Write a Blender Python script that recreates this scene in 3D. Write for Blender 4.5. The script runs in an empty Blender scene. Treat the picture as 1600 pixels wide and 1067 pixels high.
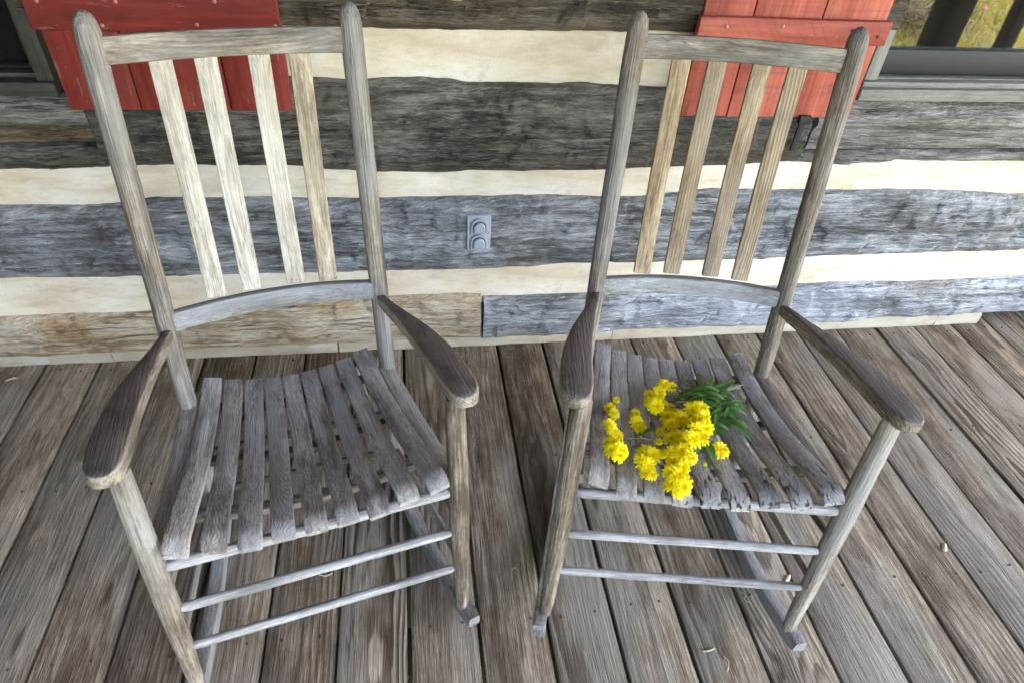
import bpy, math, random
import numpy as np
from mathutils import Vector, Matrix

# ------------------------------------------------------------------ camera, world, sun, exposure
sc = bpy.context.scene
col = sc.collection
R = math.radians

PITCH, YAW, ROLL = .70455, -.18561, .07721
FPX = 1041.86
fw = Vector((-math.sin(YAW)*math.cos(PITCH), math.cos(YAW)*math.cos(PITCH), -math.sin(PITCH)))
rt0 = Vector((math.cos(YAW), math.sin(YAW), 0))
up0 = rt0.cross(fw)
rt = math.cos(ROLL)*rt0 + math.sin(ROLL)*up0
up = math.cos(ROLL)*up0 - math.sin(ROLL)*rt0
cd = bpy.data.cameras.new('camera')
cam = bpy.data.objects.new('camera', cd)
col.objects.link(cam)
cam.matrix_world = Matrix(((rt.x, up.x, -fw.x, 0), (rt.y, up.y, -fw.y, -1.58857), (rt.z, up.z, -fw.z, 1.37887), (0, 0, 0, 1)))
cd.sensor_width = 36
cd.lens = 36*FPX/1600
cd.clip_start = .02
cd.clip_end = 2000
sc.camera = cam

SUN_EL, SUN_AZ = 50, 112          # sun stands off the open right end of the porch; the roof keeps it off the chairs
world = bpy.data.worlds.new('World')
sc.world = world
world.use_nodes = True
wn = world.node_tree
bg = wn.nodes['Background']
sky = wn.nodes.new('ShaderNodeTexSky')
sky.sky_type = 'NISHITA'
sky.sun_disc = False
sky.sun_elevation = R(SUN_EL)
sky.sun_rotation = R(SUN_AZ)
sky.dust_density = 2.0
sky.air_density = 1.0
sky.ozone_density = 1.0
wn.links.new(sky.outputs[0], bg.inputs[0])
bg.inputs[1].default_value = .15
sd = bpy.data.lights.new('sun', 'SUN')
sd.energy = 4.5
sd.angle = R(.5)
sd.color = (1, .95, .86)
sun = bpy.data.objects.new('sun', sd)
col.objects.link(sun)
sv = Vector((math.sin(R(SUN_AZ))*math.cos(R(SUN_EL)), math.cos(R(SUN_AZ))*math.cos(R(SUN_EL)), math.sin(R(SUN_EL))))
sun.rotation_euler = sv.to_track_quat('Z', 'Y').to_euler()
sun.location = (3, 3, 8)

vs = sc.view_settings
vs.view_transform = 'Standard'
vs.look = 'None'
vs.gamma = 1
vs.use_curve_mapping = False
vs.exposure = 3.5
sc.cycles.use_denoising = True
sc.cycles.max_bounces = 8
sc.cycles.diffuse_bounces = 5

rnd = random.Random(7)

# ------------------------------------------------------------------ node helpers
class NT:
    def __init__(s, name):
        s.m = bpy.data.materials.new(name)
        s.m.use_nodes = True
        s.t = s.m.node_tree
        s.t.nodes.clear()
    def n(s, kind, ins=None, out=0, **kw):
        nd = s.t.nodes.new('ShaderNode'+kind)
        for k, v in kw.items():
            setattr(nd, k, v)
        for k, v in (ins or {}).items():
            s.put(nd.inputs[k], v)
        return nd.outputs[out] if out is not None else nd
    def put(s, sock, v):
        if isinstance(v, bpy.types.NodeSocket):
            s.t.links.new(v, sock)
        else:
            if isinstance(v, (tuple, list)) and len(v) == 3 and sock.type == 'RGBA':
                v = (*v, 1)
            sock.default_value = v
    def m2(s, op, a, b=0., c=0., clamp=False):
        nd = s.t.nodes.new('ShaderNodeMath')
        nd.operation = op
        nd.use_clamp = clamp
        s.put(nd.inputs[0], a); s.put(nd.inputs[1], b); s.put(nd.inputs[2], c)
        return nd.outputs[0]
    def v2(s, op, a, b=(0, 0, 0)):
        nd = s.t.nodes.new('ShaderNodeVectorMath')
        nd.operation = op
        s.put(nd.inputs[0], a); s.put(nd.inputs[1], b)
        return nd.outputs['Value'] if op in ('LENGTH', 'DOT_PRODUCT', 'DISTANCE') else nd.outputs[0]
    def noise(s, vec, scale=1., detail=3., rough=.55, dist=0., color=False):
        return s.n('TexNoise', {'Vector': vec, 'Scale': scale, 'Detail': detail, 'Roughness': rough, 'Distortion': dist}, out=1 if color else 0)
    def mix(s, f, a, b, blend='MIX'):
        nd = s.t.nodes.new('ShaderNodeMix')
        nd.data_type = 'RGBA'
        nd.blend_type = blend
        nd.clamp_factor = True
        s.put(nd.inputs[0], f); s.put(nd.inputs[6], a); s.put(nd.inputs[7], b)
        return nd.outputs[2]
    def rmp(s, v, a, b, lo=0., hi=1.):
        nd = s.t.nodes.new('ShaderNodeMapRange')
        nd.interpolation_type = 'SMOOTHSTEP'
        s.put(nd.inputs[0], v)
        for i, k in enumerate((a, b, lo, hi)):
            nd.inputs[i+1].default_value = k
        return nd.outputs[0]
    def ramp(s, v, stops):
        nd = s.t.nodes.new('ShaderNodeValToRGB')
        e = nd.color_ramp.elements
        while len(e) < len(stops):
            e.new(.5)
        for i, (p, c) in enumerate(stops):
            e[i].position = p
            e[i].color = (*c, 1)
        s.put(nd.inputs[0], v)
        return nd.outputs[0]
    def obj(s):
        return s.n('TexCoord', out=3)
    def rand(s):
        nd = s.t.nodes.new('ShaderNodeObjectInfo')
        return nd.outputs['Random']
    def xyz(s, v):
        nd = s.t.nodes.new('ShaderNodeSeparateXYZ')
        s.put(nd.inputs[0], v)
        return nd.outputs
    def comb(s, x, y, z):
        return s.n('CombineXYZ', {0: x, 1: y, 2: z})
    def bump(s, h, strength=.5, dist=.002, normal=None):
        ins = {'Height': h, 'Strength': strength, 'Distance': dist}
        if normal is not None:
            ins['Normal'] = normal
        return s.n('Bump', ins)
    def done(s, color, rough=.7, normal=None, spec=.35, **kw):
        ins = {'Base Color': color, 'Roughness': rough, 'Specular IOR Level': spec}
        if normal is not None:
            ins['Normal'] = normal
        ins.update(kw)
        b = s.n('BsdfPrincipled', ins)
        s.n('OutputMaterial', {'Surface': b}, out=None)
        return s.m

def wood(name, dark, mid, light, ringf=160., ringamt=.3, cath=.02, knot=0., stain=None, stainamt=0., bump=.5, rough=.72,
         bdist=.0015, var=.22, streak=1., grey=None, spec=.3, top=None, topamt=0., gouge=0., crack=.6, crackf=1.):
    t = NT(name)
    P = t.obj()
    rn = t.rand()
    off = t.v2('SCALE', t.comb(37.1, 11.7, 5.3), (0, 0, 0))
    off.node.inputs['Scale'].default_value = 1
    t.put(off.node.inputs['Scale'], rn)
    Q = t.v2('ADD', P, off)
    x, y, z = t.xyz(P)
    warp = t.noise(t.v2('MULTIPLY', Q, (1.7, 9, 9)), 1, 3, .5, color=True)
    wx, wy, wz = t.xyz(warp)
    r2 = t.m2('FRACT', t.m2('MULTIPLY', rn, 7.77))
    yy = t.m2('ADD', t.m2('ADD', y, t.m2('MULTIPLY', t.m2('SUBTRACT', r2, .5), .07)), t.m2('MULTIPLY', t.m2('SUBTRACT', wx, .5), cath*2))
    zz = t.m2('ADD', t.m2('ADD', z, t.m2('MULTIPLY_ADD', rn, .03, .012)), t.m2('MULTIPLY', t.m2('SUBTRACT', wy, .5), cath*2.6))
    r = t.m2('SQRT', t.m2('ADD', t.m2('MULTIPLY', yy, yy), t.m2('MULTIPLY', zz, zz)))
    kd = None
    if knot > 0:
        vor = t.n('TexVoronoi', {'Vector': t.v2('MULTIPLY', Q, (2.1, 9, .01)), 'Scale': 1., 'Randomness': 1.}, out=None)
        kd = vor.outputs['Distance']
        r = t.m2('ADD', r, t.m2('MULTIPLY', t.m2('POWER', 2.718, t.m2('MULTIPLY', kd, -5.5)), .035*knot))
    fine = t.noise(t.v2('MULTIPLY', Q, (14, 420, 420)), 1, 3, .6)
    ph = t.m2('MULTIPLY_ADD', fine, .35, t.m2('MULTIPLY', r, ringf))
    saw = t.m2('FRACT', ph)
    ring = t.m2('MULTIPLY', t.rmp(saw, .15, .82), t.rmp(saw, .88, 1., 1., 0.))
    rfade = t.rmp(t.noise(t.v2('MULTIPLY', Q, (2.2, 12, 12)), 1, 2), .3, .62)
    ring = t.m2('MULTIPLY', ring, t.m2('MULTIPLY_ADD', rfade, .75, .25))
    ring = t.m2('MULTIPLY', ring, t.m2('MULTIPLY_ADD', t.m2('FRACT', t.m2('MULTIPLY', rn, 13.7)), 1.1, .45))
    st = t.noise(t.v2('MULTIPLY', Q, (5, 75, 75)), 1, 5, .66)
    st2 = t.rmp(t.noise(t.v2('MULTIPLY', Q, (13, 300, 300)), 1, 3, .6), .34, .66)
    gr_ = t.rmp(t.noise(t.v2('MULTIPLY', Q, (70, 330, 330)), 1, 2, .6), .35, .65)
    bl = t.noise(t.v2('MULTIPLY', Q, (8, 19, 19)), 1, 5, .68)
    tone = t.m2('ADD', t.m2('MULTIPLY', st, .7*streak), t.m2('ADD', t.m2('MULTIPLY', bl, .72), t.m2('MULTIPLY_ADD', st2, .115, t.m2('MULTIPLY', gr_, .06))))
    tone = t.m2('SUBTRACT', tone, .213-.35*(1-streak))
    tone = t.m2('ADD', tone, t.m2('MULTIPLY', t.m2('SUBTRACT', t.m2('FRACT', t.m2('MULTIPLY', rn, 3.31)), .5), var))
    c = t.ramp(tone, [(.42, dark), (.59, mid), (.77, light)])
    if grey is not None:
        gm = t.rmp(t.noise(t.v2('MULTIPLY', Q, (2.0, 6, 6)), 1, 3), .42, .64)
        c = t.mix(gm, c, t.mix(.75, c, grey))
    if stain is not None:
        sm = t.rmp(t.noise(t.v2('MULTIPLY', t.v2('ADD', Q, (9, 4, 2)), (3.1, 13, 13)), 1, 5, .65), .5, .68)
        c = t.mix(t.m2('MULTIPLY', sm, stainamt), c, stain)
    c = t.mix(t.m2('MULTIPLY', ring, ringamt), c, (dark[0]*.55, dark[1]*.5, dark[2]*.46))
    if kd is not None:
        km = t.rmp(kd, .035, .11, 1., 0.)
        c = t.mix(t.m2('MULTIPLY', km, .75), c, (dark[0]*.4, dark[1]*.33, dark[2]*.28))
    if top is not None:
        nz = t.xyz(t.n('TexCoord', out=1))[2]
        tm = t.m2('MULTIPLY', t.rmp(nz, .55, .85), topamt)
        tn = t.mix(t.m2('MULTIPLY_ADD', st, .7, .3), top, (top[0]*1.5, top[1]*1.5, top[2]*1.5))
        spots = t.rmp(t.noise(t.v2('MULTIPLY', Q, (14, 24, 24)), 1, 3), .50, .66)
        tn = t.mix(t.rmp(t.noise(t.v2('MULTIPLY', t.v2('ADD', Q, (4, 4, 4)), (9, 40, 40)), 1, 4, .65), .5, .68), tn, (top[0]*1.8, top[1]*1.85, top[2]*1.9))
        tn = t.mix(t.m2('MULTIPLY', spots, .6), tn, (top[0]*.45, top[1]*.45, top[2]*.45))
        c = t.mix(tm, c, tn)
    ck = t.m2('ABSOLUTE', t.m2('SUBTRACT', t.noise(t.v2('MULTIPLY', t.v2('ADD', Q, (1, 3, 9)), (2.4, 95*crackf, 95*crackf)), 1, 3, .6), .5))
    ck = t.m2('MULTIPLY', t.rmp(ck, .0, .022, 1., 0.), t.rmp(t.noise(t.v2('MULTIPLY', t.v2('ADD', Q, (7, 1, 3)), (4, 22, 22)), 1, 2), .44, .6))
    c = t.mix(t.m2('MULTIPLY', ck, crack), c, tuple(k*.3 for k in dark))
    if gouge:
        gg = t.rmp(t.noise(t.v2('MULTIPLY', t.v2('ADD', Q, (2, 8, 6)), (26, 130, 130)), 1, 2), .56, .64)
        gg = t.m2('MULTIPLY', gg, t.m2('MULTIPLY', t.rmp(x, .33, .42), gouge))
        c = t.mix(gg, c, (.018, .016, .015))
    h = t.m2('ADD', t.m2('MULTIPLY_ADD', ck, -.9*crack, t.m2('MULTIPLY', st2, .8)), t.m2('ADD', t.m2('MULTIPLY', st, .4), t.m2('MULTIPLY', ring, .4)))
    return t.done(c, t.m2('MULTIPLY_ADD', st, .2, rough-.1), t.bump(h, bump*1.2, bdist), spec)

def plain(name, color, rough=.6, metallic=0., bump=0., spec=.4, var=.15, scale=60.):
    t = NT(name)
    P = t.obj()
    nz = t.noise(P, scale, 4)
    c = t.mix(nz, tuple(k*(1-var) for k in color), tuple(min(1, k*(1+var)) for k in color))
    return t.done(c, rough, t.bump(nz, bump, .001) if bump else None, spec, Metallic=metallic)

# ------------------------------------------------------------------ geometry helpers
def tag(o, label=None, cat=None, group=None, kind=None):
    if label: o['label'] = label
    if cat: o['category'] = cat
    if group: o['group'] = group
    if kind: o['kind'] = kind
    return o

def empty(name, loc=(0, 0, 0), rz=0.):
    o = bpy.data.objects.new(name, None)
    o.empty_display_size = .1
    col.objects.link(o)
    o.location = loc
    o.rotation_euler = (0, 0, rz)
    return o

def wmat(o):
    M = Matrix.LocRotScale(o.location, o.rotation_euler, o.scale) if o.rotation_mode != 'QUATERNION' else o.matrix_basis.copy()
    M = o.matrix_basis.copy()
    return wmat(o.parent) @ M if o.parent else M

def link(name, me, mat, parent=None, M=None):
    o = bpy.data.objects.new(name, me)
    col.objects.link(o)
    if mat is not None and len(me.materials) == 0:
        me.materials.append(mat)
    M = M or Matrix()
    if parent is not None:
        o.parent = parent
        o.matrix_basis = wmat(parent).inverted() @ M
    else:
        o.matrix_basis = M
    return o

def mesh(name, v, f, smooth=40):
    me = bpy.data.meshes.new(name)
    me.from_pydata([tuple(p) for p in v], [], f)
    me.update()
    if smooth:
        me.polygons.foreach_set('use_smooth', [True]*len(me.polygons))
        me.set_sharp_from_angle(angle=R(smooth))
    return me

def frame(A, B, hint=(0, 0, 1)):
    A, B = Vector(A), Vector(B)
    X = (B-A).normalized()
    Z = Vector(hint)
    Z = (Z - X*Z.dot(X)).normalized()
    Y = Z.cross(X)
    return Matrix(((X.x, Y.x, Z.x, A.x), (X.y, Y.y, Z.y, A.y), (X.z, Y.z, Z.z, A.z), (0, 0, 0, 1))), (B-A).length

def rect(w, h, c):
    a, b = w/2, h/2
    k = c*.3
    return [(-a+c, -b), (a-c, -b), (a-k, -b+k), (a, -b+c), (a, b-c), (a-k, b-k), (a-c, b), (-a+c, b), (-a+k, b-k), (-a, b-c), (-a, -b+c), (-a+k, -b+k)]

def circ(r, n=18):
    return [(r*math.cos(2*math.pi*i/n), r*math.sin(2*math.pi*i/n)) for i in range(n)]

def sweep(secs):
    """secs: list of (x, [(y,z)...]) rings along local x; caps at both ends"""
    v, f = [], []
    n = len(secs[0][1])
    for x, ring in secs:
        v += [(x, p[0], p[1]) for p in ring]
    for i in range(len(secs)-1):
        for j in range(n):
            a, b = i*n+j, i*n+(j+1) % n
            f.append((a, a+n, b+n, b))
    f.append(tuple(range(n)))
    f.append(tuple(reversed(range((len(secs)-1)*n, len(secs)*n))))
    return v, f

def bar(name, A, B, w, h, mat, parent, c=.003, hint=(0, 0, 1), segs=1, fn=None, wf=None, hf=None, endc=.0015, jit=0., seed=0):
    """squared timber from A to B; fn(t)->(oy,oz) bends it"""
    M, L = frame(A, B, hint)
    rg = random.Random(seed)
    ts = [0, endc/L] + [i/segs for i in range(1, segs)] + [1-endc/L, 1]
    secs = []
    for i, t in enumerate(ts):
        e = endc if i in (0, len(ts)-1) else 0
        ww = (wf(t) if wf else w) - 2*e
        hh = (hf(t) if hf else h) - 2*e
        oy, oz = fn(t) if fn else (0, 0)
        oy += rg.uniform(-jit, jit); oz += rg.uniform(-jit, jit)
        secs.append((t*L, [(oy+a, oz+b) for a, b in rect(ww, hh, min(c, .45*min(ww, hh)))]))
    v, f = sweep(secs)
    return link(name, mesh(name, v, f), mat, parent, M)

def rod(name, A, B, prof, mat, parent, n=18, seed=0, wob=.0006, fn=None):
    """turned member; prof = [(t, radius)]"""
    M, L = frame(A, B, (0.3, -.9, .3))
    rg = random.Random(seed)
    secs = []
    for t, r in prof:
        oy, oz = fn(t) if fn else (0, 0)
        a, b = rg.uniform(-wob, wob), rg.uniform(-wob, wob)
        secs.append((t*L, [(p+a+oy, q+b+oz) for p, q in circ(max(r, .0004), n)]))
    v, f = sweep(secs)
    return link(name, mesh(name, v, f, 50), mat, parent, M)

def dense(prof, k=10):
    out = []
    for (t0, r0), (t1, r1) in zip(prof[:-1], prof[1:]):
        m = max(1, int((t1-t0)*k))
        for i in range(m):
            s = i/m
            out.append((t0+(t1-t0)*s, r0+(r1-r0)*s))
    out.append(prof[-1])
    return out

def box(name, lo, hi, mat, parent=None, c=.002):
    """axis box, long axis becomes local x so grain follows it"""
    d = [hi[i]-lo[i] for i in range(3)]
    m = [(hi[i]+lo[i])/2 for i in range(3)]
    ax = d.index(max(d))
    if ax == 0:
        return bar(name, (lo[0], m[1], m[2]), (hi[0], m[1], m[2]), d[1], d[2], mat, parent, c, (0, 0, 1))
    if ax == 1:
        return bar(name, (m[0], lo[1], m[2]), (m[0], hi[1], m[2]), d[0], d[2], mat, parent, c, (0, 0, 1))
    return bar(name, (m[0], m[1], lo[2]), (m[0], m[1], hi[2]), d[0], d[1], mat, parent, c, (0, -1, 0))

# value noise in numpy for sculpted timber
def vnoise(x, y, seed):
    xi, yi = np.floor(x).astype(np.int64), np.floor(y).astype(np.int64)
    fx, fy = x-xi, y-yi
    fx = fx*fx*(3-2*fx); fy = fy*fy*(3-2*fy)
    def hsh(a, b):
        k = (a*374761393 + b*668265263 + seed*2147483647) & 0xffffffff
        k = ((k ^ (k >> 13))*1274126177) & 0xffffffff
        return ((k ^ (k >> 16)) & 0xffff)/65535.
    a, b, c_, d = hsh(xi, yi), hsh(xi+1, yi), hsh(xi, yi+1), hsh(xi+1, yi+1)
    return (a*(1-fx)+b*fx)*(1-fy)+(c_*(1-fx)+d*fx)*fy - .5

def fbm(x, y, seed, o=4):
    s = np.zeros_like(x); a = 1.
    for i in range(o):
        s += a*vnoise(x*2**i, y*2**i, seed+i*17); a *= .5
    return s

# ------------------------------------------------------------------ materials
M_deck = wood('deck_wood', (.115, .08, .047), (.265, .205, .138), (.44, .365, .268), streak=.62, ringf=88, ringamt=.72, cath=.026, knot=1.,
              stain=(.075, .046, .022), stainamt=.7, bump=.7, rough=.66, bdist=.002, var=.24, grey=(.265, .238, .195), crack=.7, crackf=.8)
M_post = wood('post_wood', (.075, .056, .036), (.215, .172, .122), (.42, .37, .29), ringf=260, ringamt=.26, cath=.010, bump=.7, rough=.62, var=.12, grey=(.27, .26, .245), stain=(.11, .08, .05), stainamt=.4, spec=.4)
M_rung = wood('rung_wood', (.19, .18, .165), (.34, .325, .305), (.50, .49, .47), ringf=300, ringamt=.25, cath=.006, bump=.45, rough=.6, var=.1, spec=.4)
M_seat = wood('seat_slat_wood', (.20, .178, .155), (.385, .35, .315), (.54, .505, .465), ringf=420, ringamt=.28, cath=.006, stain=(.05, .04, .032), stainamt=.8, bump=.55, rough=.66, var=.12, grey=(.27, .262, .258))
M_seat_worn = wood('seat_slat_worn_wood', (.20, .178, .155), (.385, .35, .315), (.54, .505, .465), ringf=420, ringamt=.28, cath=.006, stain=(.05, .04, .032), stainamt=.8, bump=.55, rough=.66, var=.12, gouge=.9, grey=(.27, .262, .258))
M_back_pale = wood('back_slat_pale_wood', (.31, .27, .21), (.48, .435, .36), (.61, .575, .51), ringf=210, ringamt=.3, cath=.015, stain=(.33, .285, .21), stainamt=.6, bump=.35, rough=.65, var=.1)
M_back_tan = wood('back_slat_tan_wood', (.16, .105, .055), (.34, .245, .14), (.52, .405, .26), ringf=230, ringamt=.4, cath=.009, stain=(.13, .10, .07), stainamt=.6, bump=.4, rough=.66, var=.12, grey=(.31, .25, .18))
M_back_mid = wood('back_slat_mid_wood', (.20, .155, .10), (.38, .315, .22), (.54, .475, .365), ringf=230, ringamt=.3, cath=.009, stain=(.2, .16, .11), stainamt=.5, bump=.4, rough=.66, var=.05)
M_rail = wood('rail_wood', (.10, .078, .056), (.24, .20, .155), (.43, .375, .30), ringf=220, ringamt=.4, cath=.012, stain=(.12, .118, .105), stainamt=.7, bump=.5, rough=.66, var=.1, grey=(.25, .24, .22))
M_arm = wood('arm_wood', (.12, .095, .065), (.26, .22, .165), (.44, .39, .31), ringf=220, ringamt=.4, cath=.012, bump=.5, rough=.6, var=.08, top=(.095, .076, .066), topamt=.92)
M_rocker = wood('rocker_wood', (.15, .14, .125), (.28, .27, .25), (.42, .41, .39), ringf=240, ringamt=.25, cath=.008, bump=.5, rough=.6, var=.08, grey=(.3, .3, .31))

def log_mat(name, dark, mid, light, tintA, tintB, ta=.6, ro=.55, sp=.32):
    t = NT(name)
    P = t.obj()
    rn = t.rand()
    off = t.v2('SCALE', t.comb(37.1, 11.7, 25.3))
    t.put(off.node.inputs['Scale'], rn)
    Q = t.v2('ADD', P, off)
    st = t.noise(t.v2('MULTIPLY', Q, (6, 28, 70)), 1, 5, .66, .4)
    bl = t.noise(t.v2('MULTIPLY', Q, (4.5, 12, 12)), 1, 5, .6)
    pk = t.rmp(t.noise(t.v2('MULTIPLY', Q, (40, 60, 200)), 1, 3, .65), .30, .70)
    tone = t.m2('SUBTRACT', t.m2('ADD', t.m2('MULTIPLY', st, .66), t.m2('ADD', t.m2('MULTIPLY', bl, .6), t.m2('MULTIPLY', pk, .09))), .115)
    c = t.ramp(tone, [(.44, dark), (.56, mid), (.69, light)])
    c = t.mix(t.m2('MULTIPLY', t.rmp(t.noise(t.v2('MULTIPLY', t.v2('ADD', Q, (3, 1, 8)), (1.6, 5, 5)), 1, 4), .42, .62), ta), c, t.mix(.5, c, tintA))
    c = t.mix(t.m2('MULTIPLY', t.rmp(t.noise(t.v2('MULTIPLY', t.v2('ADD', Q, (13, 7, 1)), (2.3, 6, 6)), 1, 4), .52, .7), ta), c, tintB)
    flk = t.rmp(t.noise(t.v2('MULTIPLY', t.v2('ADD', Q, (5, 5, 5)), (20, 40, 150)), 1, 3, .7), .66, .74)
    c = t.mix(t.m2('MULTIPLY', flk, .55), c, tuple(min(.8, k*1.9) for k in light))
    ck = t.m2('ABSOLUTE', t.m2('SUBTRACT', t.noise(t.v2('MULTIPLY', t.v2('ADD', Q, (1, 3, 9)), (1.8, 20, 42)), 1, 4, .62), .5))
    ck = t.m2('MULTIPLY', t.rmp(ck, 0, .02, 1., 0.), t.rmp(t.noise(t.v2('MULTIPLY', t.v2('ADD', Q, (7, 1, 3)), (3, 9, 9)), 1, 2), .42, .58))
    c = t.mix(t.m2('MULTIPLY', ck, .75), c, tuple(k*.35 for k in dark))
    vor = t.n('TexVoronoi', {'Vector': t.v2('ADD', t.v2('MULTIPLY', Q, (2.6, .01, 5.5)), t.v2('SCALE', t.noise(Q, 20, 3, color=True))), 'Scale': 1., 'Randomness': 1.}, out=0)
    kn = t.m2('MULTIPLY', t.rmp(vor, .10, .3, 1., 0.), t.rmp(t.noise(t.v2('MULTIPLY', Q, (30, 60, 60)), 1, 3), .35, .6))
    c = t.mix(t.m2('MULTIPLY', kn, .7), c, (dark[0]*.55, dark[1]*.45, dark[2]*.38))
    mk = t.n('Attribute', {}, out=2, attribute_name='mark')
    c = t.mix(t.m2('MULTIPLY', mk, .85), c, tuple(k*.3 for k in dark))
    h = t.m2('ADD', t.m2('MULTIPLY_ADD', ck, -.8, t.m2('MULTIPLY', st, .8)), t.m2('MULTIPLY', pk, .7))
    return t.done(c, t.m2('MULTIPLY_ADD', st, .25, ro), t.bump(h, 1.0, .006), sp)

M_logA = log_mat('log_grey', (.032, .027, .020), (.098, .087, .068), (.24, .22, .18), (.12, .12, .105), (.07, .052, .03))
M_logB = log_mat('log_grey_skyblue', (.07, .067, .061), (.215, .213, .208), (.42, .43, .44), (.22, .245, .29), (.095, .086, .066), .6, .40, .6)  # grey log; blue sky sheen is put into its base and tint
M_logC = log_mat('log_umber', (.035, .026, .016), (.10, .078, .049), (.21, .175, .12), (.11, .10, .08), (.07, .047, .022))
M_sillL = log_mat('log_tan', (.32, .23, .135), (.52, .415, .275), (.66, .585, .455), (.50, .46, .38), (.42, .25, .11), .85)
M_sillR = log_mat('log_silver_skyblue', (.14, .14, .14), (.33, .335, .345), (.50, .51, .53), (.33, .37, .44), (.20, .175, .14), .6, .40, .6)  # silver log with the blue of the sky mixed into its tints
M_timber = log_mat('timber_grey', (.09, .078, .063), (.20, .182, .155), (.35, .33, .30), (.25, .245, .235), (.10, .07, .05), .75)
M_timberbrown = log_mat('timber_brown', (.05, .035, .02), (.15, .105, .055), (.27, .20, .11), (.18, .15, .10), (.07, .05, .03), .6)

def chink_mat(name='chinking_mortar', k=1.):
    t = NT(name)
    P = t.obj()
    a = t.noise(t.v2('MULTIPLY', P, (3, 3, 9)), 1, 6, .65)
    b = t.noise(t.v2('MULTIPLY', P, (14, 14, 70)), 1, 5, .65)
    g = t.noise(P, 220, 3, .7)
    c = t.ramp(a, [(.34, (.52*k, .41*k, .27*k)), (.5, (.66*k, .57*k, .43*k)), (.66, (.74*k, .69*k, .58*k))])
    c = t.mix(t.m2('MULTIPLY', t.rmp(b, .52, .72), .4), c, (.45*k, .38*k, .28*k))
    c = t.mix(t.m2('MULTIPLY', t.rmp(g, .58, .75), .35), c, (.40*k, .34*k, .26*k))
    sp = t.rmp(t.noise(t.v2('MULTIPLY', P, (7, 7, 11)), 1, 4, .7), .60, .72)
    c = t.mix(t.m2('MULTIPLY', sp, .45), c, (.44*k, .34*k, .22*k))
    h = t.m2('ADD', t.m2('MULTIPLY', b, .7), t.m2('MULTIPLY', g, .4))
    return t.done(c, .92, t.bump(h, .6, .004), .15)
M_chink = chink_mat()
M_foot = chink_mat('foot_mortar_dirty', .62)
M_footpale = chink_mat('foot_mortar_pale', .68)

def paint_red(name, lo_, md_, hi_, saw=0.):
    t = NT(name)
    P = t.obj()
    rn = t.rand()
    off = t.v2('SCALE', t.comb(37.1, 11.7, 25.3))
    t.put(off.node.inputs['Scale'], rn)
    Q = t.v2('ADD', P, off)
    st = t.noise(t.v2('MULTIPLY', Q, (4, 80, 80)), 1, 5, .6)
    bl = t.noise(t.v2('MULTIPLY', Q, (3, 7, 7)), 1, 4, .55)
    c = t.ramp(t.m2('ADD', t.m2('MULTIPLY', st, .45), t.m2('MULTIPLY', bl, .55)), [(.40, lo_), (.52, md_), (.64, hi_)])
    chip = t.rmp(t.noise(t.v2('MULTIPLY', Q, (16, 70, 70)), 1, 4, .7), .62, .68)
    c = t.mix(t.m2('MULTIPLY', chip, .55), c, (.26, .17, .13))
    gr_ = t.rmp(t.noise(t.v2('MULTIPLY', Q, (9, 20, 20)), 1, 5, .7), .52, .68)
    c = t.mix(t.m2('MULTIPLY', gr_, .4), c, tuple(k*.45 for k in lo_))
    h = t.m2('ADD', st, t.m2('MULTIPLY', chip, -.5))
    if saw:
        sw = t.noise(t.v2('MULTIPLY', t.n('Mapping', {'Vector': Q, 'Rotation': (0, R(38), 0)}), (75, 4, 4)), 1, 3, .6)
        c = t.mix(t.m2('MULTIPLY', t.rmp(sw, .5, .7), saw), c, tuple(k*.55 for k in lo_))
        h = t.m2('ADD', h, t.m2('MULTIPLY', sw, -saw*3))
    return t.done(c, t.m2('MULTIPLY_ADD', bl, .2, .5), t.bump(h, .5, .0015), .35)
M_red = paint_red('red_paint', (.17, .020, .014), (.25, .033, .023), (.32, .060, .042))
M_redfadelit = paint_red('faded_lit_red_paint', (.25, .042, .024), (.36, .074, .044), (.46, .13, .082), .4)  # same red paint, faded, with the warm right-hand light put into its colour
M_screw = plain('painted_screw', (.42, .17, .14), .5, 0., spec=.5)
M_screwdark = plain('rusty_nail', (.06, .04, .028), .7)
M_casing = wood('casing_paint', (.13, .125, .105), (.185, .18, .155), (.235, .23, .205), ringf=200, ringamt=.12, cath=.006, bump=.25, rough=.55, var=.04)
M_casingL = wood('casing_left_dark', (.034, .032, .025), (.055, .052, .042), (.08, .076, .064), ringf=200, ringamt=.12, cath=.006, bump=.25, rough=.55, var=.04)  # darker tone of the casing colour, for the left window
M_sash = plain('sash_dark', (.016, .016, .016), .6, bump=.1, spec=.4, scale=30)
M_dark = plain('dark_void', (.012, .011, .010), .9)
M_metal = plain('outlet_grey_paint', (.32, .345, .385), .42, .1, .15, .5, .08, 140)
M_flatblack = plain('flat_black', (.012, .010, .009), .7)
M_under = plain('joist_wood', (.06, .048, .035), .9)

def glass_mat():
    t = NT('window_glass')
    fr = t.n('LayerWeight', {'Blend': .28}, out=0)
    f = t.m2('MULTIPLY_ADD', fr, 1.0, .09, clamp=True)
    wav = t.noise(t.obj(), 3., 2)
    g = t.n('BsdfGlossy', {'Color': (.95, .97, .97), 'Roughness': .015, 'Normal': t.bump(wav, .05, .01)})
    tr = t.n('BsdfTransparent', {'Color': (.75, .78, .76)})
    mx = t.n('MixShader', {0: f, 1: tr, 2: g})
    t.n('OutputMaterial', {'Surface': mx}, out=None)
    return t.m
M_glass = glass_mat()
def screen_mat():
    t = NT('insect_screen')
    d = t.n('BsdfDiffuse', {'Color': (.012, .012, .011)})
    tr = t.n('BsdfTransparent', {'Color': (1, 1, 1)})
    t.n('OutputMaterial', {'Surface': t.n('MixShader', {0: .62, 1: tr, 2: d})}, out=None)
    return t.m
M_screen = screen_mat()

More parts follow.
